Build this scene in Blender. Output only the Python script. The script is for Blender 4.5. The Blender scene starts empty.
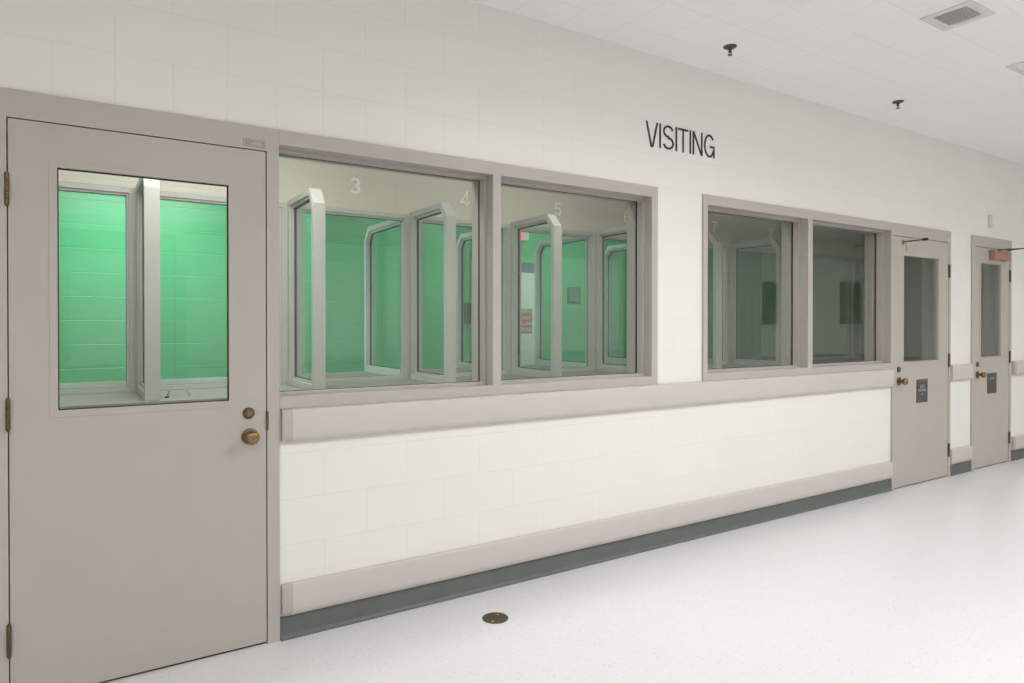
import bpy, bmesh, math
from mathutils import Vector, Matrix

# ------------------------------------------------------------------ camera, world, exposure
sc = bpy.context.scene
COL = sc.collection
TH = math.radians(57.320)
cam_d = bpy.data.cameras.new('camera'); cam = bpy.data.objects.new('camera', cam_d); COL.objects.link(cam)
cam.location = (-0.3236, -3.0415, 1.3842)
cam.rotation_euler = (math.radians(90 - 0.3788), 0, TH - math.radians(90))
cam_d.sensor_width = 36.0
cam_d.lens = 675.06 / 1024 * 36
cam_d.shift_y = -(341.5 - 329.25) / 1024
cam_d.clip_start = 0.02; cam_d.clip_end = 100
sc.camera = cam
w = bpy.data.worlds.new('world'); sc.world = w; w.use_nodes = True
w.node_tree.nodes['Background'].inputs[0].default_value = (0.9, 0.92, 1, 1)
w.node_tree.nodes['Background'].inputs[1].default_value = 0.05
sc.view_settings.view_transform = 'Standard'; sc.view_settings.look = 'None'
sc.view_settings.gamma = 1.0; sc.view_settings.use_curve_mapping = False
sc.view_settings.exposure = 0.0
sc.cycles.transparent_max_bounces = 32; sc.cycles.max_bounces = 10

CEIL = 3.048
# corridor troffers: (x, y, watts); booth-room fixtures: (x, y, z, watts)
CORRIDOR_LIGHTS = [(-1.9, -2.75, 23), (0.4, -2.75, 11), (2.55, -2.05, 27), (4.75, -2.75, 21), (6.9, -2.75, 21), (9.1, -2.75, 12), (11.3, -2.75, 8)]  # every other fixture from the left door on is added fill for the ceiling
ROOM_LIGHTS = [(0.2, 0.62, 2.74, 17), (0.1, 2.85, 2.74, 34), (2.4, 2.75, 2.74, 2.5), (4.6, 2.75, 2.74, 14), (2.6, 0.62, 2.74, 3)]  # the middle one and the last are unseen lamps added as fill
SPREAD = 155

# ------------------------------------------------------------------ materials
def newmat(name):
    m = bpy.data.materials.new(name); m.use_nodes = True
    nt = m.node_tree
    return m, nt, nt.nodes['Principled BSDF'], nt.nodes['Material Output']
def N(nt, t, **kw):
    n = nt.nodes.new(t)
    for k, v in kw.items(): setattr(n, k, v)
    return n
def math_n(nt, op, a, b=None, c=None):
    n = N(nt, 'ShaderNodeMath', operation=op)
    for i, v in enumerate((a, b, c)):
        if v is None: continue
        if isinstance(v, (int, float)): n.inputs[i].default_value = v
        else: nt.links.new(v, n.inputs[i])
    return n.outputs[0]
def bump(nt, b, h, strength, dist=0.002, prev=None):
    n = N(nt, 'ShaderNodeBump'); n.inputs['Strength'].default_value = strength
    n.inputs['Distance'].default_value = dist
    nt.links.new(h, n.inputs['Height'])
    if prev is not None: nt.links.new(prev, n.inputs['Normal'])
    nt.links.new(n.outputs[0], b.inputs['Normal'])
    return n.outputs[0]
def coords(nt):
    return N(nt, 'ShaderNodeNewGeometry').outputs['Position']
def noise(nt, vec, scale, detail=3, rough=0.5):
    n = N(nt, 'ShaderNodeTexNoise'); n.inputs['Scale'].default_value = scale
    n.inputs['Detail'].default_value = detail; n.inputs['Roughness'].default_value = rough
    nt.links.new(vec, n.inputs['Vector']); return n.outputs['Fac']
def mixc(nt, fac, a, b):
    n = N(nt, 'ShaderNodeMix', data_type='RGBA')
    if isinstance(fac, (int, float)): n.inputs[0].default_value = fac
    else: nt.links.new(fac, n.inputs[0])
    for i, v in ((6, a), (7, b)):
        if isinstance(v, tuple): n.inputs[i].default_value = (*v, 1)
        else: nt.links.new(v, n.inputs[i])
    return n.outputs[2]

def paint(name, col, rough=0.45, var=0.05, bs=0.15, metallic=0.0, nscale=220):
    m, nt, b, o = newmat(name)
    p = coords(nt)
    f = noise(nt, p, 9, 4)
    c = mixc(nt, f, tuple(x * (1 - var) for x in col), tuple(min(1, x * (1 + var)) for x in col))
    nt.links.new(c, b.inputs['Base Color'])
    b.inputs['Roughness'].default_value = rough; b.inputs['Metallic'].default_value = metallic
    if bs: bump(nt, b, noise(nt, p, nscale, 2), bs, 0.001)
    return m

def block_wall(name, col, axis='X', rough=0.38, halves=False, flip_above=1.9, jb=0.24, jc=0.96, verts=True):
    """painted concrete block in running bond, 0.4064 x 0.2032 m"""
    m, nt, b, o = newmat(name)
    p = coords(nt)
    s = N(nt, 'ShaderNodeSeparateXYZ'); nt.links.new(p, s.inputs[0])
    u = s.outputs[axis]; z = s.outputs['Z']
    row = math_n(nt, 'FLOOR', math_n(nt, 'DIVIDE', z, 0.2032))
    flip = math_n(nt, 'GREATER_THAN', z, flip_above)
    par = math_n(nt, 'ADD', math_n(nt, 'ADD', row, flip), 20)
    off = math_n(nt, 'MULTIPLY', math_n(nt, 'MODULO', par, 2), 0.5)
    fu = math_n(nt, 'FRACT', math_n(nt, 'ADD', math_n(nt, 'ADD', math_n(nt, 'DIVIDE', u, 0.4064), off), 100))
    du = math_n(nt, 'MULTIPLY', math_n(nt, 'MINIMUM', fu, math_n(nt, 'SUBTRACT', 1.0, fu)), 0.4064)
    if halves:   # the course right above the frames is laid in half blocks at its left end
        r11 = math_n(nt, 'COMPARE', row, 11.0, 0.1)
        msk = math_n(nt, 'MULTIPLY', r11, math_n(nt, 'LESS_THAN', u, 2.2))
        fh = math_n(nt, 'FRACT', math_n(nt, 'ADD', math_n(nt, 'DIVIDE', u, 0.2032), 100))
        dh = math_n(nt, 'MULTIPLY', math_n(nt, 'MINIMUM', fh, math_n(nt, 'SUBTRACT', 1.0, fh)), 0.2032)
        du = math_n(nt, 'MINIMUM', du, math_n(nt, 'ADD', dh, math_n(nt, 'MULTIPLY', math_n(nt, 'SUBTRACT', 1.0, msk), 1.0)))
    fz = math_n(nt, 'FRACT', math_n(nt, 'DIVIDE', z, 0.2032))
    dz = math_n(nt, 'MULTIPLY', math_n(nt, 'MINIMUM', fz, math_n(nt, 'SUBTRACT', 1.0, fz)), 0.2032)
    d = math_n(nt, 'MINIMUM', du, dz) if verts else dz
    mr = N(nt, 'ShaderNodeMapRange', interpolation_type='SMOOTHSTEP')
    nt.links.new(d, mr.inputs[0]); mr.inputs[1].default_value = 0.0; mr.inputs[2].default_value = 0.0045
    h = mr.outputs[0]                                  # 0 in the joint, 1 on the block
    f = noise(nt, p, 2.2, 4)
    c1 = mixc(nt, f, tuple(x * 0.97 for x in col), tuple(min(1, x * 1.03) for x in col))
    c = mixc(nt, h, tuple(x * jc for x in col), c1)
    nt.links.new(c, b.inputs['Base Color'])
    b.inputs['Roughness'].default_value = rough
    n1 = bump(nt, b, h, jb, 0.004)
    bump(nt, b, noise(nt, p, 90, 4, 0.6), 0.22, 0.002, n1)
    return m

def floor_mat():
    m, nt, b, o = newmat('speckled_vinyl_tile')
    off = N(nt, 'ShaderNodeVectorMath', operation='ADD'); nt.links.new(coords(nt), off.inputs[0])
    off.inputs[1].default_value = (31.37, 47.21, 5.173)
    p = off.outputs[0]
    v = N(nt, 'ShaderNodeTexVoronoi', feature='F1'); v.inputs['Scale'].default_value = 70
    nt.links.new(p, v.inputs['Vector'])
    sx = N(nt, 'ShaderNodeSeparateColor'); nt.links.new(v.outputs['Color'], sx.inputs[0])
    rare = math_n(nt, 'MULTIPLY', math_n(nt, 'GREATER_THAN', sx.outputs[0], 0.80), math_n(nt, 'LESS_THAN', v.outputs['Distance'], 0.36))
    v2 = N(nt, 'ShaderNodeTexVoronoi', feature='F1'); v2.inputs['Scale'].default_value = 16
    nt.links.new(p, v2.inputs['Vector'])
    s2 = N(nt, 'ShaderNodeSeparateColor'); nt.links.new(v2.outputs['Color'], s2.inputs[0])
    spot = math_n(nt, 'MULTIPLY', math_n(nt, 'GREATER_THAN', s2.outputs[1], 0.86), math_n(nt, 'LESS_THAN', v2.outputs['Distance'], 0.10))
    base = mixc(nt, noise(nt, p, 1.3, 1), (0.772, 0.772, 0.782), (0.778, 0.778, 0.788))
    fine = mixc(nt, math_n(nt, 'MULTIPLY', noise(nt, p, 160, 2), 0.35), base, (0.62, 0.61, 0.60))
    c = mixc(nt, math_n(nt, 'MULTIPLY', rare, 0.34), fine, (0.52, 0.50, 0.47))
    s = N(nt, 'ShaderNodeSeparateXYZ'); nt.links.new(p, s.inputs[0])
    dd = []
    for ax in ('X', 'Y'):
        fr = math_n(nt, 'FRACT', math_n(nt, 'ADD', math_n(nt, 'DIVIDE', s.outputs[ax], 0.3048), 50.35))
        dd.append(math_n(nt, 'MINIMUM', fr, math_n(nt, 'SUBTRACT', 1.0, fr)))
    j = math_n(nt, 'LESS_THAN', math_n(nt, 'MINIMUM', dd[0], dd[1]), 0.004)
    c = mixc(nt, math_n(nt, 'MULTIPLY', j, 0.15), c, (0.5, 0.5, 0.49))
    nt.links.new(c, b.inputs['Base Color'])
    b.inputs['Roughness'].default_value = 0.28
    return m

def ceiling_mat():
    m, nt, b, o = newmat('ceiling_tile')
    p = coords(nt)
    s = N(nt, 'ShaderNodeSeparateXYZ'); nt.links.new(p, s.inputs[0])
    dd = []
    for ax, of in (('X', -0.1016), ('Y', 0.540)):
        fr = math_n(nt, 'FRACT', math_n(nt, 'ADD', math_n(nt, 'DIVIDE', math_n(nt, 'ADD', s.outputs[ax], of), 0.3048), 50))
        dd.append(math_n(nt, 'MULTIPLY', math_n(nt, 'MINIMUM', fr, math_n(nt, 'SUBTRACT', 1.0, fr)), 0.3048))
    mr = N(nt, 'ShaderNodeMapRange', interpolation_type='SMOOTHSTEP')
    nt.links.new(math_n(nt, 'MINIMUM', dd[0], dd[1]), mr.inputs[0]); mr.inputs[2].default_value = 0.004
    h = mr.outputs[0]
    pit = noise(nt, p, 120, 5, 0.7)
    c = mixc(nt, h, (0.84, 0.83, 0.81), mixc(nt, pit, (0.93, 0.92, 0.90), (0.965, 0.96, 0.945)))
    nt.links.new(c, b.inputs['Base Color']); b.inputs['Roughness'].default_value = 0.9
    n1 = bump(nt, b, h, 0.28, 0.003)
    bump(nt, b, pit, 0.35, 0.002, n1)
    return m

def glass_mat(name, tint, ior=1.5, rough=0.0):
    m, nt, b, o = newmat(name)
    nt.nodes.remove(b)
    t = N(nt, 'ShaderNodeBsdfTransparent'); t.inputs[0].default_value = (*tint, 1)
    g = N(nt, 'ShaderNodeBsdfGlossy'); g.inputs['Color'].default_value = (1, 1, 1, 1); g.inputs['Roughness'].default_value = rough
    fr = N(nt, 'ShaderNodeFresnel')
    geo = N(nt, 'ShaderNodeNewGeometry')      # same reflectance from either side of the sheet
    nt.links.new(math_n(nt, 'ADD', ior, math_n(nt, 'MULTIPLY', geo.outputs['Backfacing'], 1/ior - ior)), fr.inputs[0])
    mx = N(nt, 'ShaderNodeMixShader')
    nt.links.new(fr.outputs[0], mx.inputs[0]); nt.links.new(t.outputs[0], mx.inputs[1]); nt.links.new(g.outputs[0], mx.inputs[2])
    nt.links.new(mx.outputs[0], o.inputs[0])
    return m
def emit_mat(name, col, strength):
    m, nt, b, o = newmat(name)
    b.inputs['Base Color'].default_value = (*col, 1)
    b.inputs['Emission Color'].default_value = (*col, 1); b.inputs['Emission Strength'].default_value = strength
    return m
def plain(name, col, rough=0.5, metallic=0.0, var=0.03, bs=0.0):
    return paint(name, col, rough, var, bs, metallic)

M = dict(
    wall=block_wall('white_painted_block', (0.84, 0.825, 0.795), 'X', 0.34, True),
    wall_back=block_wall('white_block_opposite', (0.88, 0.87, 0.85), 'X', 0.5),
    wall_side=block_wall('white_painted_block_side', (0.84, 0.835, 0.81), 'Y', 0.4),
    booth_wall=block_wall('cream_painted_block', (0.64, 0.61, 0.50), 'X', 0.45),
    booth_side=block_wall('cream_painted_block_side', (0.66, 0.64, 0.55), 'Y', 0.45),
    green=block_wall('green_painted_block', (0.07, 0.48, 0.21), 'X', 0.4, flip_above=99, jb=0.7, jc=1.35, verts=False),
    green_side=block_wall('green_painted_block_side', (0.07, 0.48, 0.21), 'Y', 0.4, flip_above=99, jb=0.7, jc=1.35, verts=False),
    taupe=paint('taupe_steel_paint', (0.485, 0.445, 0.41), 0.42, 0.03, 0.12),
    door=paint('taupe_door_paint', (0.48, 0.44, 0.395), 0.36, 0.04, 0.12),
    rail=paint('taupe_vinyl_rail', (0.60, 0.555, 0.52), 0.48, 0.03, 0.2, nscale=400),
    railend=paint('taupe_vinyl_rail_cap', (0.50, 0.46, 0.43), 0.5, 0.03, 0.1),
    nameplate=paint('dull_label_plate', (0.33, 0.30, 0.27), 0.4, 0.03, 0.05),
    noticegreen=paint('dark_green_sheet', (0.05, 0.26, 0.13), 0.5, 0.05, 0),
    base=paint('grey_green_cove_base', (0.115, 0.125, 0.115), 0.42, 0.12, 0.1),
    fin=paint('grey_partition_steel', (0.50, 0.50, 0.45), 0.4, 0.03, 0.1),
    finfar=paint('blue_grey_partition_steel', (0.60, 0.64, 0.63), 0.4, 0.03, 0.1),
    counter=paint('grey_counter', (0.25, 0.245, 0.22), 0.7, 0.06, 0.1),
    floor=floor_mat(), ceiling=ceiling_mat(),
    brass=plain('aged_brass', (0.30, 0.185, 0.09), 0.3, 1.0, 0.25),
    darkbrass=plain('tarnished_brass', (0.15, 0.11, 0.065), 0.4, 0.9, 0.3),
    bronze=plain('bronze_closer_paint', (0.42, 0.24, 0.165), 0.4, 0.3, 0.1),
    black=plain('black_gasket', (0.02, 0.02, 0.02), 0.6),
    letter=plain('black_sign_letter', (0.018, 0.018, 0.018), 0.45),
    numeral=plain('white_numeral', (0.92, 0.92, 0.84), 0.5),
    plate=plain('dark_grey_plate', (0.075, 0.075, 0.07), 0.65, 0.0, 0.15),
    plate2=plain('brown_grey_plate', (0.12, 0.09, 0.075), 0.4, 0.0, 0.1),
    platetext=plain('pale_engraving', (0.42, 0.42, 0.40), 0.5),
    redsign=plain('dark_red_sign', (0.46, 0.02, 0.03), 0.5),
    whiteplastic=plain('white_plastic', (0.80, 0.80, 0.76), 0.4),
    blue=plain('dark_blue_paint', (0.05, 0.08, 0.16), 0.5),
    chrome=plain('brushed_steel', (0.62, 0.62, 0.60), 0.28, 1.0, 0.1),
    grille=plain('vent_grille_paint', (0.74, 0.735, 0.70), 0.5),
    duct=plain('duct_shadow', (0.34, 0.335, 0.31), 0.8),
    diffuser=emit_mat('lit_diffuser', (1.0, 0.97, 0.91), 5.0),
    exitred=emit_mat('lit_red_exit', (1.0, 0.12, 0.16), 1.2),
    glass=glass_mat('clear_window_glass', (0.965, 0.98, 0.965)),
    glassgreen=glass_mat('green_tinted_glass', (0.91, 0.97, 0.94)),
    paper=plain('paper', (0.8, 0.8, 0.78), 0.7),
    picdark=None,
)
def picture_mat():
    m, nt, b, o = newmat('dark_mottled_print')
    p = coords(nt)
    f = noise(nt, p, 9, 6, 0.75)
    r = N(nt, 'ShaderNodeValToRGB'); nt.links.new(f, r.inputs[0])
    e = r.color_ramp.elements
    e[0].position = 0.42; e[0].color = (0.01, 0.012, 0.01, 1); e[1].position = 0.66; e[1].color = (0.35, 0.33, 0.25, 1)
    nt.links.new(r.outputs[0], b.inputs['Base Color']); b.inputs['Roughness'].default_value = 0.5
    return m
M['picdark'] = picture_mat()

# ------------------------------------------------------------------ helpers
class MB:
    """collects solid shapes and links them as ONE mesh object"""
    def __init__(self): self.bm = bmesh.new()
    def box(self, x0, x1, y0, y1, z0, z1):
        v = [self.bm.verts.new(c) for c in ((x0,y0,z0),(x1,y0,z0),(x1,y1,z0),(x0,y1,z0),(x0,y0,z1),(x1,y0,z1),(x1,y1,z1),(x0,y1,z1))]
        for f in ((0,3,2,1),(4,5,6,7),(0,1,5,4),(1,2,6,5),(2,3,7,6),(3,0,4,7)): self.bm.faces.new([v[i] for i in f])
        return self
    def prism(self, pts, axis, a, b):
        """polygon pts in the two other axes, extruded along axis from a to b"""
        def P(p, t):
            return {'X': (t, p[0], p[1]), 'Y': (p[0], t, p[1]), 'Z': (p[0], p[1], t)}[axis]
        lo = [self.bm.verts.new(P(p, a)) for p in pts]; hi = [self.bm.verts.new(P(p, b)) for p in pts]
        self.bm.faces.new(lo); self.bm.faces.new(hi[::-1])
        n = len(pts)
        for i in range(n): self.bm.faces.new([lo[i], hi[i], hi[(i+1) % n], lo[(i+1) % n]])
        return self
    def ring(self, outer, inner, axis, a, b):
        """frame between two polygons with the same count, extruded along axis"""
        def P(p, t):
            return {'X': (t, p[0], p[1]), 'Y': (p[0], t, p[1]), 'Z': (p[0], p[1], t)}[axis]
        L = [[self.bm.verts.new(P(p, t)) for p in poly] for t in (a, b) for poly in (outer, inner)]
        n = len(outer)
        for i in range(n):
            j = (i+1) % n
            self.bm.faces.new([L[0][i], L[0][j], L[1][j], L[1][i]])
            self.bm.faces.new([L[2][i], L[3][i], L[3][j], L[2][j]])
            self.bm.faces.new([L[0][i], L[2][i], L[2][j], L[0][j]])
            self.bm.faces.new([L[1][i], L[1][j], L[3][j], L[3][i]])
        return self
    def rect_ring(self, x0, x1, z0, z1, wd, y0, y1):
        return self.ring([(x0,z0),(x1,z0),(x1,z1),(x0,z1)], [(x0+wd,z0+wd),(x1-wd,z0+wd),(x1-wd,z1-wd),(x0+wd,z1-wd)], 'Y', y0, y1)
    def lathe(self, prof, origin, axis, seg=28):
        """prof: list of (distance along axis, radius)"""
        ax = Vector(axis).normalized(); o = Vector(origin)
        u = ax.orthogonal().normalized(); v = ax.cross(u)
        rings = []
        for t, r in prof:
            c = o + ax * t
            if r < 1e-6: rings.append([self.bm.verts.new(c)])
            else: rings.append([self.bm.verts.new(c + (u*math.cos(2*math.pi*k/seg) + v*math.sin(2*math.pi*k/seg))*r) for k in range(seg)])
        for A, B in zip(rings, rings[1:]):
            for k in range(seg):
                k2 = (k+1) % seg
                if len(A) == 1 and len(B) == 1: continue
                if len(A) == 1: self.bm.faces.new([A[0], B[k], B[k2]])
                elif len(B) == 1: self.bm.faces.new([A[k], B[0], A[k2]])
                else: self.bm.faces.new([A[k], B[k], B[k2], A[k2]])
        for R_ in (rings[0], rings[-1]):
            if len(R_) > 1: self.bm.faces.new(R_)
        return self
    def tube(self, pts, r, seg=10):
        pts = [Vector(p) for p in pts]; rings = []
        up = None
        for i, p in enumerate(pts):
            t = (pts[min(i+1, len(pts)-1)] - pts[max(i-1, 0)]).normalized()
            if up is None: up = t.orthogonal().normalized()
            up = (up - t * up.dot(t)).normalized(); s = t.cross(up)
            rings.append([self.bm.verts.new(p + (up*math.cos(2*math.pi*k/seg) + s*math.sin(2*math.pi*k/seg))*r) for k in range(seg)])
        for A, B in zip(rings, rings[1:]):
            for k in range(seg):
                self.bm.faces.new([A[k], A[(k+1) % seg], B[(k+1) % seg], B[k]])
        self.bm.faces.new(rings[0]); self.bm.faces.new(rings[-1])
        return self
    def stroke(self, pts, wd, ox, oz, sx, sz, y0, y1, closed=False):
        """ribbon of even width along a polyline in the wall plane (x right, z up)"""
        P_ = [Vector((ox + p[0]*sx, oz + p[1]*sz)) for p in pts]
        n = len(P_); L, R_ = [], []
        for i in range(n):
            if closed: a, c = P_[i-1], P_[(i+1) % n]
            else: a, c = P_[max(i-1, 0)], P_[min(i+1, n-1)]
            d1 = (P_[i]-a).normalized() if (P_[i]-a).length > 1e-9 else (c-P_[i]).normalized()
            d2 = (c-P_[i]).normalized() if (c-P_[i]).length > 1e-9 else d1
            t = (d1+d2).normalized() if (d1+d2).length > 0.05 else d1
            nn = Vector((-t.y, t.x)); k = min(2.2, 1 / max(0.3, abs(nn.dot(Vector((-d1.y, d1.x))))))
            L.append(P_[i] + nn*wd/2*k); R_.append(P_[i] - nn*wd/2*k)
        V = lambda q, y: self.bm.verts.new((q.x, y, q.y))
        A = [V(q, y0) for q in L]; B = [V(q, y0) for q in R_]; C_ = [V(q, y1) for q in L]; D = [V(q, y1) for q in R_]
        rng = range(n) if closed else range(n-1)
        for i in rng:
            j = (i+1) % n
            self.bm.faces.new([A[i], A[j], B[j], B[i]]); self.bm.faces.new([C_[i], D[i], D[j], C_[j]])
            self.bm.faces.new([A[i], C_[i], C_[j], A[j]]); self.bm.faces.new([B[i], B[j], D[j], D[i]])
        if not closed:
            self.bm.faces.new([A[0], B[0], D[0], C_[0]]); self.bm.faces.new([A[-1], C_[-1], D[-1], B[-1]])
        return self
    def build(self, name, mat, parent=None, bevel=0.0, smooth=False, seg=2, at=None):
        bmesh.ops.recalc_face_normals(self.bm, faces=self.bm.faces[:])
        me = bpy.data.meshes.new(name); self.bm.to_mesh(me); self.bm.free()
        me.materials.append(mat)
        o = bpy.data.objects.new(name, me); COL.objects.link(o)
        if smooth:
            for p in me.polygons: p.use_smooth = True
            me.set_sharp_from_angle(angle=math.radians(38))
        if bevel:
            md = o.modifiers.new('bevel', 'BEVEL'); md.width = bevel; md.segments = seg; md.limit_method = 'ANGLE'; md.angle_limit = math.radians(40)
        if parent is not None:
            o.parent = parent
            o.matrix_parent_inverse = Matrix.Translation(-full_loc(parent))
        elif at is not None:
            me.transform(Matrix.Translation(-Vector(at))); o.location = at
        return o
def full_loc(o):
    v = Vector(o.location)
    p = o.parent
    # children are built in world coordinates with an inverse that cancels the parent's place
    return v if p is None else Vector((0, 0, 0)) + full_loc(p) * 0 + v
def tag(o, label=None, cat=None, group=None, kind=None):
    for k, v in (('label', label), ('category', cat), ('group', group), ('kind', kind)):
        if v: o[k] = v
    return o
def empty(name, loc, label, cat, group=None, kind=None):
    o = bpy.data.objects.new(name, None); COL.objects.link(o); o.location = loc; o.empty_display_size = 0.05
    return tag(o, label, cat, group, kind)
def text_part(body, size, loc, name, mat, parent, face='-Y', depth=0.001, align='CENTER', xscale=1.0):
    c = bpy.data.curves.new('text', 'FONT'); c.body = body; c.size = size; c.extrude = depth; c.align_x = align; c.align_y = 'CENTER'
    t = bpy.data.objects.new('text', c); COL.objects.link(t)
    dg = bpy.context.evaluated_depsgraph_get()
    me = bpy.data.meshes.new_from_object(t.evaluated_get(dg))
    bpy.data.objects.remove(t)
    me.transform(Matrix.Translation(loc) @ Matrix.Rotation(math.radians(90), 4, 'X') @ Matrix.Diagonal((xscale, 1, 1, 1)))
    me.materials.clear(); me.materials.append(mat)
    o = bpy.data.objects.new(name, me); COL.objects.link(o)
    o.parent = parent; o.matrix_parent_inverse = Matrix.Translation(-full_loc(parent))
    return o
def copy_tree(o, dx, parent=None):
    c = o.copy(); COL.objects.link(c)
    if parent is None: c.location = Vector(o.location) + Vector(dx)
    else: c.parent = parent; c.matrix_parent_inverse = o.matrix_parent_inverse.copy()
    for ch in list(o.children): copy_tree(ch, dx, c)
    return c

# ------------------------------------------------------------------ room shell
T = 0.2032          # wall thickness
XL, XR = -4.2, 14.0
YO = -4.3           # face of the opposite corridor wall
b = MB()
b.box(XL-.2, XR+.2, YO-.2, 4.0, -0.12, 0.0)
tag(b.build('floor', M['floor']), 'white speckled vinyl tile floor of the corridor', 'floor', kind='structure')
tag(MB().box(XL-.2, XR+.2, YO-.2, T, CEIL, CEIL+.15).build('ceiling', M['ceiling']), 'white square tile ceiling over the corridor', 'ceiling', kind='structure')
tag(MB().box(XL-.2, XR+.2, T, 4.0, 2.80, 2.95).build('ceiling', M['whiteplastic']), 'lower white ceiling over the visiting booths behind the windows', 'ceiling', kind='structure')

# front wall with its openings, laid as one mesh
b = MB()
OP = 2.235
for x0, x1, z0, z1 in ((XL, -0.66, 0, OP), (XL, XR, OP, CEIL), (0.413, 2.690, 0, 1.016), (2.690, 3.100, 0, OP),
                       (3.100, 5.393, 0, 1.016), (6.385, 6.798, 0, OP), (7.640, XR, 0, OP)):
    b.box(x0, x1, 0, T, z0, z1)
wf = tag(b.build('wall_front', M['wall']), 'long white painted block wall with windows and doors', 'wall', kind='structure')
tag(MB().box(XL, XR, YO-.2, YO, 0, CEIL).build('wall_back', M['wall_back']), 'white block wall on the camera side of the corridor', 'wall', kind='structure')
tag(MB().box(XL-.2, XL, YO-.2, 4.0, 0, CEIL).build('wall_left', M['wall_side']), 'white block wall closing the corridor on the left', 'wall', kind='structure')
tag(MB().box(XR, XR+.2, YO-.2, 4.0, 0, CEIL).build('wall_right', M['wall_side']), 'white block wall closing the corridor on the far right', 'wall', kind='structure')

# booth rooms behind the windows
PX0, PX1 = -2.6, 8.6
tag(MB().box(PX0, PX1, 1.6, 1.7, 2.205, 2.80).box(PX0, PX1, 1.6, 1.7, 0, 0.90).build('wall_partition', M['booth_wall']),
    'cream block wall above and below the booth glazing, carrying the white numbers', 'wall', kind='structure')
tag(MB().box(PX0-.1, PX1+.1, 3.7, 3.85, 0, 2.80).build('wall_green', M['green']), 'green painted block wall seen through the booth glazing', 'wall', kind='structure')
tag(MB().box(PX0-.1, PX0, T, 3.7, 0, 2.80).build('wall_booth_left', M['booth_side']), 'block wall at the left end of the booths', 'wall', kind='structure')
tag(MB().box(PX1, PX1+.1, T, 3.7, 0, 2.80).build('wall_booth_right', M['booth_side']), 'block wall at the right end of the booths', 'wall', kind='structure')

# ------------------------------------------------------------------ cove base and rails
def cove(x0, x1, label):
    prof = [(-0.0, 0.0), (-0.022, 0.0), (-0.022, 0.003), (-0.012, 0.009), (-0.006, 0.020), (-0.004, 0.098), (-0.002, 0.102), (0.0, 0.102)]
    tag(MB().prism(prof, 'X', x0, x1).build('baseboard_front', M['base'], smooth=True, at=(x0, 0, 0)), label, 'baseboard', kind='structure')
cove(0.415, 5.391, 'grey green cove base under the two windows')
cove(6.387, 6.796, 'short grey green cove base between the two far doors')
cove(7.642, XR, 'grey green cove base right of the farthest door')
def rail(x0, x1, z0, z1, d, label, cap_l=True, cap_r=True):
    r = empty('trim_1', (x0, 0, z0), label, 'wall rail', kind='structure')
    h = z1 - z0
    prof = [(0, z0+.004), (-d*.55, z0), (-d*.9, z0+.012), (-d, z0+.03), (-d, z1-.022), (-d*.88, z1-.006), (-d*.6, z1), (0, z1)]
    a = x0 + (.044 if cap_l else 0); c = x1 - (.044 if cap_r else 0)
    MB().prism(prof, 'X', a, c).build('rail_cover', M['rail'], r, smooth=True)
    for on, e0, e1 in ((cap_l, x0, a-.0008), (cap_r, x1, c+.0008)):
        if not on: continue
        sh = [(y*.86 if y else 0, z0 + (z-z0)*.97 + .002) for y, z in prof]
        full = [(y*1.0, z) for y, z in prof]
        bb = MB(); bm = bb.bm
        A = [bm.verts.new((e0, y, z)) for y, z in sh]; B = [bm.verts.new((e0 + (e1-e0)*.4, y, z)) for y, z in full]; C_ = [bm.verts.new((e1, y, z)) for y, z in full]
        n = len(A); bm.faces.new(A); bm.faces.new(C_)
        for P_, Q in ((A, B), (B, C_)):
            for i in range(n): bm.faces.new([P_[i], P_[(i+1) % n], Q[(i+1) % n], Q[i]])
        bb.build('end_cap', M['railend'], r, smooth=True)
    return r
RU, RL = (0.868, 1.0155), (0.103, 0.245)
rail(0.421, 5.380, *RU, 0.034, 'long upper taupe wall rail running under both windows', True, False)
rail(0.421, 5.380, *RL, 0.028, 'long lower taupe wall rail above the cove base', True, False)
rail(6.389, 6.776, *RU, 0.034, 'short upper taupe rail between the two far doors', False, False)
rail(6.389, 6.776, *RL, 0.028, 'short lower taupe rail between the two far doors', False, False)
rail(7.675, XR, *RU, 0.034, 'upper taupe rail right of the farthest door', True, False)
rail(7.675, XR, *RL, 0.028, 'lower taupe rail right of the farthest door', True, False)

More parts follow.
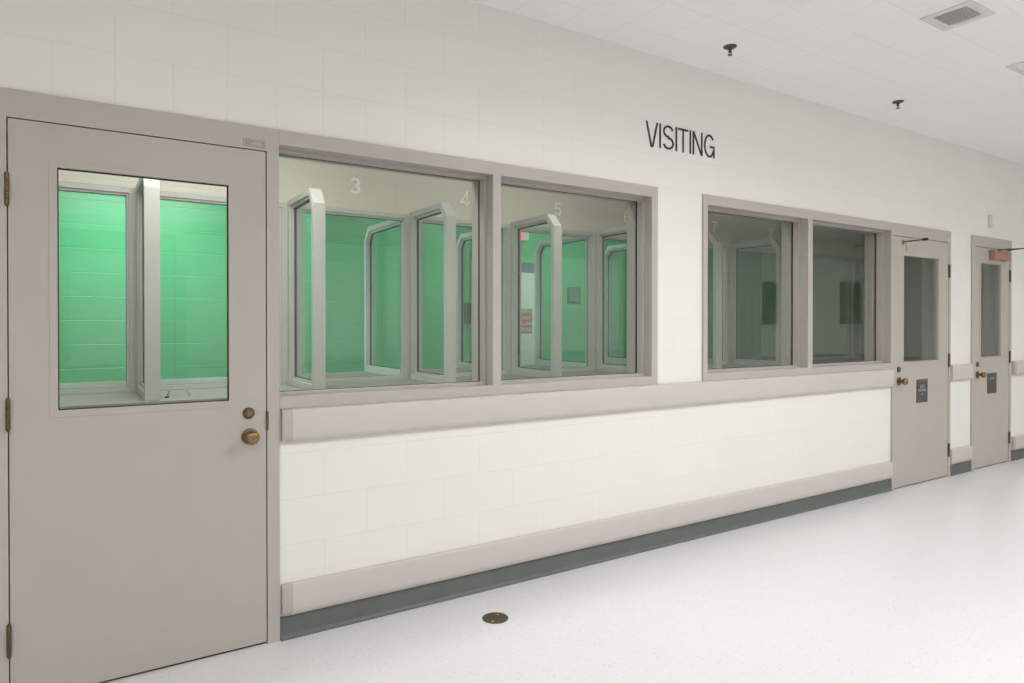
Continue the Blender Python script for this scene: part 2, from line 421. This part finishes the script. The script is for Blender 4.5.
# ------------------------------------------------------------------ windows to the corridor
FY0, FY1 = -0.014, 0.212     # frame face and back
GY = 0.112                   # glass plane
def pane(x0, x1, z0, z1, y, parent, mat='glass', t=0.006, name='pane'):
    return MB().box(x0, x1, y-t/2, y+t/2, z0, z1).build(name, M[mat], parent)
def window(x0, xm, xm2, x1, jl, jr, label):
    """x0/x1 clear opening ends, xm..xm2 the mullion, jl/jr jamb widths"""
    root = empty('window_1', (x0, 0, 1.016), label, 'window', kind='structure')
    z0, z1, zt = 1.016, 2.235, 2.170
    f = MB()
    f.box(x0-jl, x1+jr, FY0, FY1, zt, z1-.0005).box(x0-jl, x1+jr, FY0, FY1, z0+.0005, 1.066)
    f.box(x1, x1+jr-.0005, FY0, FY1, 1.066, zt)
    if jl > 0: f.box(x0-jl+.0005, x0, FY0, FY1, 1.066, zt)
    f.box(xm, xm2, FY0, FY1, 1.066, zt)
    f.build('window_frame', M['taupe'], root, bevel=0.0006)
    for a, c in ((x0, xm), (xm2, x1)):
        MB().rect_ring(a+.0003, c-.0003, 1.0663, zt-.0003, .014, .052, GY-.009).build('glazing_stop', M['taupe'], root, bevel=0.001)
        MB().rect_ring(a+.0003, c-.0003, 1.0663, zt-.0003, .012, GY+.009, GY+.045).build('glazing_stop', M['taupe'], root, bevel=0.001)
        MB().rect_ring(a+.0005, c-.0005, 1.0665, zt-.0005, .016, GY-.0085, GY-.0035).build('gasket', M['black'], root)
        pane(a+.004, c-.004, 1.070, zt-.004, GY, root)
    return root
window(0.413, 1.501, 1.550, 2.639, 0.0, 0.051, 'nearer grey framed two pane window onto booths 3 to 6')
window(3.140, 4.225, 4.283, 5.367, 0.040, 0.026, 'farther grey framed two pane window between the VISITING sign and far doors').name = 'window_2'

# ------------------------------------------------------------------ doors
def knob(x, z, y, root, s=1.0, name='doorknob'):
    k = MB().lathe([(0, .012*s), (.012, .011*s), (.022, .012*s), (.028, .020*s), (.036, .0265*s), (.048, .029*s), (.058, .027*s), (.064, .020*s), (.066, .010*s), (.066, 0)],
                   (x, y-.006, z), (0, -1, 0)).build(name, M['brass'], root, smooth=True)
    MB().lathe([(0, .034*s), (.004, .034*s), (.008, .030*s), (.010, .022*s), (.010, 0)], (x, y, z), (0, -1, 0)).build('rosette', M['darkbrass'], k, smooth=True)
    MB().lathe([(0, .005*s), (.0015, .005*s), (.0015, 0)], (x, y-.0722, z), (0, -1, 0), 12).build('keyway', M['darkbrass'], k, smooth=True)
    return k
def deadbolt(x, z, y, root, s=1.0):
    d = MB().lathe([(0, .0245*s), (.006, .0240*s), (.012, .019*s), (.014, .016*s), (.014, 0)], (x, y, z), (0, -1, 0)).build('deadbolt', M['darkbrass'], root, smooth=True)
    MB().lathe([(0, .010*s), (.002, .0095*s), (.002, 0)], (x, y-.014, z), (0, -1, 0), 16).build('lock_cylinder', M['brass'], d, smooth=True)
    return d
def hinge(x, z, y, root):
    h = MB()
    L = 0.113; n = 5
    for i in range(n):
        a = -L/2 + i*L/n
        h.lathe([(a+.0008, .0075), (a+L/n-.0008, .0075)], (x, y-.0075, z), (0, 0, 1), 14)
    h.lathe([(-L/2-.005, .003), (-L/2-.003, .006), (-L/2, .006)], (x, y-.0075, z), (0, 0, 1), 12)
    h.lathe([(L/2, .006), (L/2+.003, .006), (L/2+.005, .003)], (x, y-.0075, z), (0, 0, 1), 12)
    h.box(x-.004, x+.004, y-.004, y+.001, z-L/2, z+L/2)
    return h.build('hinge', M['darkbrass'], root, smooth=True)
def door(n, x0, x1, fl, fr, lite, hinge_side, label, kx, head=True):
    """x0..x1 leaf opening, fl/fr jamb face widths; leaf lies nearly flush with the frame"""
    root = empty('door_%d' % n, ((x0+x1)/2, 0, 0), label, 'door', kind='structure')
    f = MB()
    zt = 2.134
    f.box(x0-fl+.0005, x0, FY0, FY1, 0, zt).box(x1, x1+fr-.0005, FY0, FY1, 0, zt)
    f.box(x0-fl+.0005, x1+fr-.0005, FY0, FY1, zt, 2.2345)
    f.box(x0, x0+.016, .040, FY1, 0, zt).box(x1-.016, x1, .040, FY1, 0, zt).box(x0+.016, x1-.016, .040, FY1, zt-.016, zt)
    f.build('door_frame', M['taupe'], root, bevel=0.0006)
    g = 0.0038
    a, c, z0, z1 = x0+g, x1-g, 0.010, zt-g
    lx0, lx1, lz0, lz1 = lite
    y0, y1 = -0.010, 0.035
    leaf = MB().ring([(a,z0),(c,z0),(c,z1),(a,z1)], [(lx0,lz0),(lx1,lz0),(lx1,lz1),(lx0,lz1)], 'Y', y0, y1).build('door_leaf', M['door'], root, bevel=0.0012)
    MB().rect_ring(lx0-.026, lx1+.026, lz0-.026, lz1+.026, .026, y0-.0022, y0).build('vision_frame', M['door'], leaf, bevel=0.0008)
    MB().rect_ring(lx0+.0004, lx1-.0004, lz0+.0004, lz1-.0004, .0035, y0+.006, y0+.0165).build('gasket', M['black'] if n == 1 else M['taupe'], leaf)
    pane(lx0+.002, lx1-.002, lz0+.002, lz1-.002, y0+.020, leaf, name='vision_glass')
    MB().box(x0+.004, x1-.004, .0, .034, 0.0005, 0.008).build('threshold', M['black'], root)
    hx = (x0 + .001) if hinge_side < 0 else (x1 - .001)
    for hz in (1.873, 1.060, 0.243): hinge(hx, hz, -0.012, root)
    knob(kx, .908, y0, leaf); deadbolt(kx-.004 if hinge_side < 0 else kx-.006, 1.007, y0, leaf)
    return root, leaf
d1, leaf1 = door(1, -0.541, 0.361, 0.119, 0.052, (-0.390, 0.207, 1.064, 1.970), -1,
      'large taupe steel door in the left foreground with a square window and brass knob', 0.289)
MB().box(0.355, 0.3665, -0.0165, -0.010, 0.928, 1.010).build('strike_guard', M['darkbrass'], d1, bevel=0.001)
tg = MB().box(0.265, 0.357, -0.0165, -0.014, 2.144, 2.176).build('name_plate', M['nameplate'], d1, bevel=0.0008)
MB().rect_ring(0.268, 0.354, 2.147, 2.173, .0025, -0.0175, -0.0165).build('plate_rim', M['taupe'], tg)
for zz, xa, xb in ((2.163, .310, .340), (2.156, .297, .345)):
    MB().box(xa, xb, -0.0172, -0.0165, zz-.0015, zz+.0015).build('engraved_line', M['rail'], tg)
d2, leaf2 = door(2, 5.417, 6.348, 0.024, 0.037, (5.576, 6.168, 1.066, 1.976), 1,
      'taupe steel door beside the farther window with grey plate and black tipped holder', 5.500)
d3, leaf3 = door(3, 6.846, 7.592, 0.048, 0.048, (6.978, 7.409, 1.070, 1.982), 1,
      'narrow taupe steel door farthest along the wall with bronze closer', 6.912)
def door_plate(x0, x1, z0, z1, y, leaf, lines, tab):
    p = MB().box(x0, x1, y-.003, y, z0, z1).build('sign_plate', M['plate'], leaf, bevel=.0008)
    if tab: MB().box(x0+.012, x1, y-.0045, y-.003, z1-.026, z1+.006).build('plate_holder', M['plate2'], p, bevel=.0005)
    for txt, size, zc in lines:
        text_part(txt, size, ((x0+x1)/2, y-.0035, zc), 'sign_text', M['platetext'], p, depth=.0004)
    return p
door_plate(5.785, 5.975, 0.706, 0.904, -.010, leaf2, (('SAFE', .038, .846), ('VISITING', .034, .812), ('8', .028, .780)), True)
door_plate(7.115, 7.315, 0.712, 0.912, -.010, leaf3, (('STAFF', .036, .858),), False)
# holder on the second door: rosette, projecting rod with dark tip, short chain
hd = MB().lathe([(0, .020), (.004, .020), (.010, .012), (.016, .008), (.016, 0)], (5.558, -.0102, 2.086), (0, -1, 0)).build('door_holder', M['brass'], leaf2, smooth=True)
MB().tube([(5.558, -.018, 2.086), (5.563, -.10, 2.089), (5.571, -.175, 2.092)], .0065).build('holder_rod', M['brass'], hd, smooth=True)
MB().lathe([(0, .011), (.035, .012), (.040, .009), (.040, 0)], (5.570, -.165, 2.092), (0.04, -1, 0.01)).build('rubber_tip', M['black'], hd, smooth=True)
MB().tube([(5.562, -.030, 2.080), (5.570, -.034, 2.047), (5.584, -.030, 2.020), (5.600, -.018, 2.004)], .0022, 6).build('holder_chain', M['brass'], hd, smooth=True)
MB().lathe([(0, .011), (.012, .011), (.015, .008), (.015, 0)], (6.312, FY0, 2.150), (0, -1, 0)).build('frame_button', M['whiteplastic'], d2, smooth=True)
# closer on the third door
cl = MB().box(7.155, 7.500, -.062, -.0102, 2.022, 2.106).build('door_closer', M['bronze'], leaf3, bevel=.006, seg=3)
MB().box(7.145, 7.190, -.066, -.0102, 2.018, 2.110).build('closer_cap', M['bronze'], cl, bevel=.004)
MB().lathe([(0, .014), (.014, .014), (.016, .010), (.016, 0)], (7.300, -.036, 2.106), (0, 0, 1)).build('spindle', M['darkbrass'], cl, smooth=True)
a1 = MB().prism([(7.288, -.026), (7.312, -.026), (7.440, -.300), (7.422, -.308)], 'Z', 2.120, 2.128).build('closer_arm', M['darkbrass'], cl, bevel=.001)
MB().prism([(7.418, -.292), (7.440, -.310), (7.560, -.016), (7.542, -.0145)], 'Z', 2.1285, 2.137).build('forearm', M['darkbrass'], a1, bevel=.001)
MB().box(7.525, 7.575, -.034, -.0142, 2.1372, 2.150).build('arm_bracket', M['darkbrass'], cl, bevel=.001)

# ------------------------------------------------------------------ VISITING sign
def arc(cx, cz, rx, rz, a0, a1, n=18):
    return [(cx + rx*math.cos(math.radians(a0+(a1-a0)*i/n)), cz + rz*math.sin(math.radians(a0+(a1-a0)*i/n))) for i in range(n+1)]
GL = {   # strokes in a unit box, x and z 0..1 (closed flag last)
    'V': [([(0.06, 1), (0.44, 0.02), (0.56, 0.02), (0.94, 1)], False)],
    'I': [([(0.5, 1), (0.5, 0)], False)],
    'T': [([(0, .955), (1, .955)], False), ([(0.5, .955), (0.5, 0)], False)],
    'N': [([(.07, 0), (.07, 1)], False), ([(.93, 0), (.93, 1)], False), ([(.10, .97), (.90, .03)], False)],
    'S': [(arc(.5, .74, .42, .215, 15, 270) + arc(.5, .262, .44, .262-.045, 90, -165)[0:], False)],
    'G': [(arc(.5, .5, .43, .46, 38, 335, 30), False), ([(.55, .47), (.93, .47), (.93, 0)], False)],
    '3': [(arc(.5, .75, .40, .205, 160, -80) + arc(.5, .275, .44, .23, 80, -165), False)],
    '4': [([(.70, 0), (.70, 1), (.03, .27), (.98, .27)], False)],
    '5': [([(.90, .95), (.22, .95), (.12, .50)] + arc(.48, .32, .42, .27, 140, -160), False)],
    '6': [(arc(.5, .30, .42, .255, 0, 360, 28)[:-1], True), (arc(.55, .48, .47, .47, 35, 185, 14), False)],
    '7': [([(.04, .95), (.95, .95), (.55, .5), (.38, 0)], False)],
    '8': [(arc(.5, .75, .36, .205, 0, 360, 24)[:-1], True), (arc(.5, .27, .43, .225, 0, 360, 28)[:-1], True)],
}
def glyph(ch, x0, x1, z0, z1, wd, y0, y1, name, mat, parent=None, at=None):
    m = MB()
    for i, (pts, cl_) in enumerate(GL[ch]):
        m.stroke(pts, wd, x0, z0, x1-x0, z1-z0, y0 + i*.0002, y1, cl_)
    return m.build(name, mat, parent, at=at)
sg = empty('wall_lettering', (2.60, 0, 2.478), 'black raised letters reading VISITING high on the white block wall', 'sign')
for ch, xa, xb in (('V', 2.599, 2.702), ('I', 2.713, 2.726), ('S', 2.745, 2.838), ('I', 2.855, 2.868), ('T', 2.878, 2.968), ('I', 2.982, 2.995), ('N', 3.010, 3.102), ('G', 3.116, 3.218)):
    glyph(ch, xa, xb, 2.483, 2.634, .0130, -.0035, -.0003, 'letter', M['letter'], sg)

# ------------------------------------------------------------------ booths: glazing, dividers, counters
FX = [0.005 + 0.892*i for i in range(-2, 7)] + [7.66]      # divider centres
FZ0, FZT = 0.9805, 2.2045
gz = empty('window_3', (FX[0], 1.65, FZ0), 'grey steel framed glazing running along the booths behind the windows', 'window', kind='structure')
f = MB()
gx0, gx1 = PX0+.0005, PX1-.0005
f.box(gx0, gx1, 1.600, 1.700, 2.172, FZT).box(gx0, gx1, 1.600, 1.700, FZ0-.064, 0.996)
for x in FX: f.box(x-.075, x+.025, 1.602, 1.698, 0.996, 2.172)
f.build('window_frame', M['fin'], gz, bevel=.0015)
edges = [gx0] + FX + [gx1]
for i in range(len(edges)-1):
    a = edges[i] + (.025 if i else 0); c = edges[i+1] - (.075 if i < len(edges)-2 else 0)
    MB().rect_ring(a+.0003, c-.0003, 0.9963, 2.1717, .012, 1.612, 1.646).build('glazing_stop', M['fin'], gz)
    MB().rect_ring(a+.0005, c-.0005, 0.9965, 2.1715, .014, 1.6465, 1.6505).build('gasket', M['black'], gz)
    pane(a+.003, c-.003, 0.999, 2.169, 1.654, gz, 'glassgreen')
def divider(x, label, far=False):
    nm = 'booth_divider'
    if not far:
        ya, yb, s = 1.5995, 1.010, 1
    else:
        ya, yb, s = 1.7005, 2.560, -1
    root = empty(nm, (x, (ya+yb)/2, FZ0), label, 'divider', 'glazed dividers between the visiting booths' if not far else 'glazed dividers on the green wall side')
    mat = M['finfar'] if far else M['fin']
    zt = 2.219
    def poly(i, c=0.085):
        return [(ya - s*i, FZ0+i), (ya - s*i, zt-i), (yb + s*(c + i*.42), zt-i), (yb + s*i, zt - c*1.16 - i*.42), (yb + s*i, FZ0+i)]
    tx = .037
    MB().ring(poly(0), poly(.040), 'X', x-tx, x+tx).build('divider_frame', mat, root, bevel=.002)
    MB().ring(poly(.0402), poly(.056), 'X', x-.022, x+.022).build('glazing_stop', mat, root, bevel=.001)
    MB().ring(poly(.0565), poly(.062), 'X', x-.008, x+.008).build('gasket', M['black'], root)
    MB().prism(poly(.0565), 'X', x-.003, x+.003).build('pane', M['glassgreen'], root)
    return root
near_labels = {2: 'grey steel framed booth divider seen through the window of the large left door',
               3: 'grey glazed divider nearest the left edge of the nearer window, left of number 3',
               4: 'grey glazed divider between booths 3 and 4',
               5: 'grey glazed divider between booths 4 and 5',
               6: 'grey glazed divider between booths 5 and 6, behind the right pane edge',
               7: 'grey glazed divider just left of booth number 7 in the farther window',
               8: 'grey glazed divider between booths 7 and 8 in the farther window'}
for i, x in enumerate(FX):
    if i in near_labels: divider(x, near_labels[i])
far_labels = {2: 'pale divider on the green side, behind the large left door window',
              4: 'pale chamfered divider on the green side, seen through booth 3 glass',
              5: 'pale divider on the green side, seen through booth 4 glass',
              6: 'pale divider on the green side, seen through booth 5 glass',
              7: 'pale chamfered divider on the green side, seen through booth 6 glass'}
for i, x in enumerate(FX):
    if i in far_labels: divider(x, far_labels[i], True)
tag(MB().box(gx0, gx1, 0.97, 1.5995, .935, .9800).box(gx0, gx1, .99, 1.03, .865, .935).build('counter', M['counter'], bevel=.003),
    'long grey counter under the booth dividers on the visitor side', 'counter')
tag(MB().box(gx0, gx1, 1.7005, 2.58, .935, .9800).box(gx0, gx1, 2.52, 2.56, .865, .935).build('counter', M['counter'], bevel=.003),
    'long counter on the green wall side of the booth glazing', 'counter')
# steel loop on the counter behind the left door glass
cl2 = empty('phone_cord', (0.15, 1.12, .9805), 'thin curved steel phone cord arching above the counter, seen through the left door', 'cord')
MB().tube([(0.085 + .055*(1-math.cos(math.pi*t/12))*1.0, 1.13 - .02*t/12, 0.983 + .050*math.sin(math.pi*t/12)) for t in range(13)], .0045, 8).build('armored_cord', M['chrome'], cl2, smooth=True)
MB().lathe([(0, .012), (.006, .012), (.010, .008), (.010, 0)], (0.085, 1.13, .9805), (0, 0, 1), 16).build('grommet', M['black'], cl2, smooth=True)
# wall phones hanging on far-side dividers
def phone(x, y, z, label):
    """box on the right-hand face of a divider, handset on its outer side"""
    r = empty('wall_phone', (x, y, z), label, 'phone')
    MB().box(x, x+.020, y-.040, y+.040, z-.10, z+.10).build('phone_box', M['black'], r, bevel=.003)
    hs = MB()
    hs.box(x+.030, x+.048, y-.016, y+.016, z-.095, z+.095)
    hs.box(x+.0205, x+.030, y-.024, y+.024, z-.098, z-.055).box(x+.0205, x+.030, y-.024, y+.024, z+.055, z+.098)
    hs.build('handset', M['black'], r, bevel=.003)
    MB().tube([(x+.036, y, z-.096), (x+.040, y+.01, z-.16), (x+.036, y+.02, z-.22), (x+.024, y+.02, z-.20), (x+.012, y+.01, z-.101)], .004, 8).build('cord', M['chrome'], r, smooth=True)
phone(FX[5]+.0375, 2.50, 1.49, 'black handset hanging on the pale green-side divider, seen at the right edge of booth 4')

# numbers on the cream wall
for ch, x, z in (('3', 1.330, 2.370), ('4', 2.218, 2.367), ('5', 3.120, 2.372), ('6', 3.905, 2.371), ('7', 5.077, 2.372), ('8', 5.984, 2.376)):
    wd = .034 if ch != '4' else .037
    o = glyph(ch, x-wd, x+wd, z-.054, z+.054, .0165, 1.5975, 1.5995, 'booth_number', M['numeral'], None, at=(x, 1.5995, z))
    tag(o, 'white booth number %s on the cream wall above the glazing' % ch, 'number', 'white booth numbers')

# door and notices on the green wall
gd = empty('door_4', (3.92, 3.7, 0), 'pale grey emergency door in the green wall with a dark blue head band', 'door', kind='structure')
MB().ring([(3.44,0),(4.36,0),(4.36,2.14),(3.44,2.14)], [(3.485,.0004),(4.317,.0004),(4.317,2.012),(3.485,2.012)], 'Y', 3.680, 3.6995).build('door_frame', M['finfar'], gd, bevel=.001)
MB().box(3.487, 4.315, 3.686, 3.6995, .01, 2.010).build('door_leaf', M['whiteplastic'], gd, bevel=.001)
MB().box(3.46, 4.34, 3.676, 3.6798, 2.016, 2.134).build('head_band', M['blue'], gd)
es = empty('emergency_sign', (4.07, 3.68, 1.43), 'red and white EMERGENCY EXIT sign on the pale door, seen through booth 5', 'sign')
MB().box(3.85, 4.277, 3.6805, 3.6855, 1.434, 1.575).build('red_panel', M['redsign'], es)
MB().box(3.85, 4.277, 3.6805, 3.6855, 1.285, 1.4335).build('lower_panel', M['redsign'], es)
for txt, sz, zc in (('EMERGENCY', .066, 1.540), ('EXIT ONLY.', .066, 1.468), ('DOOR ALARM', .060, 1.395), ('ACTIVATED', .066, 1.322)):
    text_part(txt, sz, (4.266, 3.6795, zc), 'sign_text', M['paper'], es, depth=.0005, align='RIGHT', xscale=.82)
ex = empty('exit_sign', (4.08, 3.64, 2.43), 'small lit red and white exit sign box above the pale door', 'sign')
MB().box(3.95, 4.19, 3.62, 3.6995, 2.385, 2.49).build('sign_box', M['whiteplastic'], ex, bevel=.003)
MB().box(3.96, 4.110, 3.6165, 3.6199, 2.393, 2.482).build('red_face', M['exitred'], ex)
nb = empty('framed_notice', (4.92, 3.69, 1.75), 'small dark framed notice on the green wall behind booth 5 glass', 'notice')
MB().rect_ring(4.823, 5.024, 1.66, 1.856, .016, 3.684, 3.6995).build('notice_frame', M['plate'], nb)
MB().box(4.839, 5.008, 3.694, 3.6995, 1.676, 1.840).build('notice_sheet', M['noticegreen'], nb)
for k in range(4):
    MB().box(4.855, 4.99 - .03*(k % 2), 3.6932, 3.694, 1.80-.034*k, 1.810-.034*k).build('printed_line', M['plate'], nb)

# pictures on the opposite corridor wall, seen mirrored in the panes
for x0, x1, pz0, pz1, lab in ((9.72, 10.45, 1.40, 2.13, 'dark framed picture on the opposite wall, mirrored in the left pane of the farther window'),
                    (12.05, 13.0, 1.41, 2.21, 'dark framed picture on the opposite wall, mirrored in the right pane of the farther window')):
    pf = empty('framed_picture', ((x0+x1)/2, YO, 1.7), lab, 'picture', 'dark pictures on the opposite corridor wall')
    MB().rect_ring(x0, x1, pz0, pz1, .03, YO+.0005, YO+.025).build('picture_frame', M['black'], pf, bevel=.002)
    MB().box(x0+.03, x1-.03, YO+.0005, YO+.012, pz0+.03, pz1-.03).build('print', M['picdark'], pf)

# ------------------------------------------------------------------ ceiling fixtures of the corridor
def sprinkler(x, y, label):
    r = empty('fire_sprinkler', (x, y, CEIL), label, 'sprinkler', 'bronze sprinkler heads on the ceiling')
    MB().lathe([(0, .040), (.003, .040), (.010, .030), (.013, .016), (.013, 0)], (x, y, CEIL), (0, 0, -1), 24).build('escutcheon', M['darkbrass'], r, smooth=True)
    MB().lathe([(.012, .010), (.024, .010), (.026, .007), (.036, .006), (.036, 0)], (x, y, CEIL), (0, 0, -1), 14).build('nozzle', M['darkbrass'], r, smooth=True)
    MB().tube([(x-.010, y, CEIL-.022), (x-.013, y, CEIL-.036), (x-.004, y, CEIL-.050)], .0022, 6).tube([(x+.010, y, CEIL-.022), (x+.013, y, CEIL-.036), (x+.004, y, CEIL-.050)], .0022, 6).build('yoke', M['darkbrass'], r, smooth=True)
    MB().lathe([(.049, .014), (.052, .014), (.052, 0)], (x, y, CEIL), (0, 0, -1), 16).build('deflector', M['darkbrass'], r, smooth=True)
sprinkler(2.959, -.339, 'bronze ceiling sprinkler head above and right of the VISITING letters')
sprinkler(4.820, -.351, 'bronze ceiling sprinkler head above the farther window, right one of two')
vt = empty('ceiling_vent', (3.665, -1.268, CEIL), 'small rectangular louvred air vent in the ceiling, upper right', 'vent')
vx0, vx1, vy0, vy1 = 3.525, 3.80, -1.396, -1.138
MB().ring([(vx0,vy0),(vx1,vy0),(vx1,vy1),(vx0,vy1)], [(vx0+.03,vy0+.03),(vx1-.03,vy0+.03),(vx1-.03,vy1-.03),(vx0+.03,vy1-.03)], 'Z', CEIL-.006, CEIL-.0003).build('vent_frame', M['grille'], vt, bevel=.002)
MB().ring([(vx0+.0302,vy0+.0302),(vx1-.0302,vy0+.0302),(vx1-.0302,vy1-.0302),(vx0+.0302,vy1-.0302)], [(vx0+.048,vy0+.048),(vx1-.048,vy0+.048),(vx1-.048,vy1-.048),(vx0+.048,vy1-.048)], 'Z', CEIL-.004, CEIL-.0013).build('inner_lip', M['grille'], vt, bevel=.001)
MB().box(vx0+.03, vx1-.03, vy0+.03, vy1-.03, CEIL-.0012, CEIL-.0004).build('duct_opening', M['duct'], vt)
ns = 15
for k in range(ns):
    yy = vy0 + .055 + (vy1-vy0-.110)*k/(ns-1)
    MB().prism([(yy-.0055, CEIL-.0075), (yy-.0035, CEIL-.0085), (yy+.0055, CEIL-.0022), (yy+.0040, CEIL-.0014)], 'X', vx0+.0485, vx1-.0485).build('louvre', M['grille'], vt)
def area(name, x, y, z, sx, sy, watts, parent, col=(.975, .985, 1.0), spread=180):
    l = bpy.data.lights.new(name, 'AREA'); l.shape = 'RECTANGLE'; l.size = sx; l.size_y = sy; l.energy = watts; l.color = col
    l.spread = math.radians(spread)
    o = bpy.data.objects.new(name, l); COL.objects.link(o); o.location = (x, y, z)
    o.parent = parent; o.matrix_parent_inverse = Matrix.Translation(-Vector(parent.location))
    return o
def troffer(x, y, z, sx, sy, watts, label, spread, group):
    r = empty('ceiling_light', (x, y, z), label, 'light', group)
    MB().ring([(x-sx/2-.03,y-sy/2-.03),(x+sx/2+.03,y-sy/2-.03),(x+sx/2+.03,y+sy/2+.03),(x-sx/2-.03,y+sy/2+.03)],
              [(x-sx/2,y-sy/2),(x+sx/2,y-sy/2),(x+sx/2,y+sy/2),(x-sx/2,y+sy/2)], 'Z', z-.012, z-.0004).build('light_frame', M['whiteplastic'], r, bevel=.002)
    MB().box(x-sx/2+.0005, x+sx/2-.0005, y-sy/2+.0005, y+sy/2-.0005, z-.006, z-.0004).build('diffuser', M['diffuser'], r)
    area('tube_light', x, y, z-.014, sx*.95, sy*.95, watts, r, spread=spread)
for i, (x, y, wt) in enumerate(CORRIDOR_LIGHTS):
    troffer(x, y, CEIL, 1.2, .6, wt, ['corridor ceiling light near the left end', 'added unseen corridor fill light in front of the left door', 'corridor ceiling light in front of the nearer window', 'added unseen corridor fill light in front of the farther window', 'corridor ceiling light in front of the far doors', 'added unseen corridor fill light past the far doors', 'corridor ceiling light at the far right end'][i], SPREAD, 'corridor ceiling lights')
for i, (x, y, z, wt) in enumerate(ROOM_LIGHTS):
    troffer(x, y, z+.06, 1.2, .3, wt, ['visitor side ceiling light behind the left door', 'green side ceiling light at the left', 'added unseen fill light on the green side behind booth 4', 'green side ceiling light behind booth 6', 'added unseen fill light on the visitor side before booth 4'][i], 170, 'booth ceiling lights')
dl = empty('recessed_downlight', (4.87, -1.19, CEIL), 'small recessed downlight in the ceiling at the right edge', 'light')
MB().ring([(4.70,-1.34),(5.00,-1.34),(5.00,-1.09),(4.70,-1.09)], [(4.725,-1.315),(4.975,-1.315),(4.975,-1.115),(4.725,-1.115)], 'Z', CEIL-.006, CEIL-.0003).build('light_frame', M['grille'], dl, bevel=.001)
MB().box(4.726, 4.974, -1.314, -1.116, CEIL-.0018, CEIL-.0004).build('light_lens', M['whiteplastic'], dl)
MB().lathe([(0.0018, .035), (.006, .03), (.006, 0)], (4.85, -1.205, CEIL), (0, 0, -1)).build('lamp', M['diffuser'], dl, smooth=True)

# small alarm box above the farthest door and the floor cleanout
ab = empty('alarm_box', (7.22, 0, 2.33), 'small white box on the wall above the farthest door', 'box')
MB().box(7.150, 7.212, -.034, -.0003, 2.330, 2.455).build('box_body', M['whiteplastic'], ab, bevel=.003)
MB().box(7.156, 7.206, -.038, -.034, 2.345, 2.44).build('box_cover', M['whiteplastic'], ab, bevel=.0015)
dr = empty('floor_cleanout', (1.325, -.326, 0), 'round tarnished metal cleanout cover set in the white floor', 'floor cover')
MB().lathe([(0.0003, .062), (.0018, .062), (.0024, .059), (.0024, .053), (.0016, .052), (.0016, 0)], (1.325, -.326, 0), (0, 0, 1), 40).build('cover_plate', M['darkbrass'], dr, smooth=True)
for k in range(2):
    a = math.radians(40 + 180*k)
    MB().lathe([(.0016, .006), (.0024, .005), (.0024, 0)], (1.325+.038*math.cos(a), -.326+.038*math.sin(a), 0), (0, 0, 1), 12).build('screw', M['chrome'], dr, smooth=True)
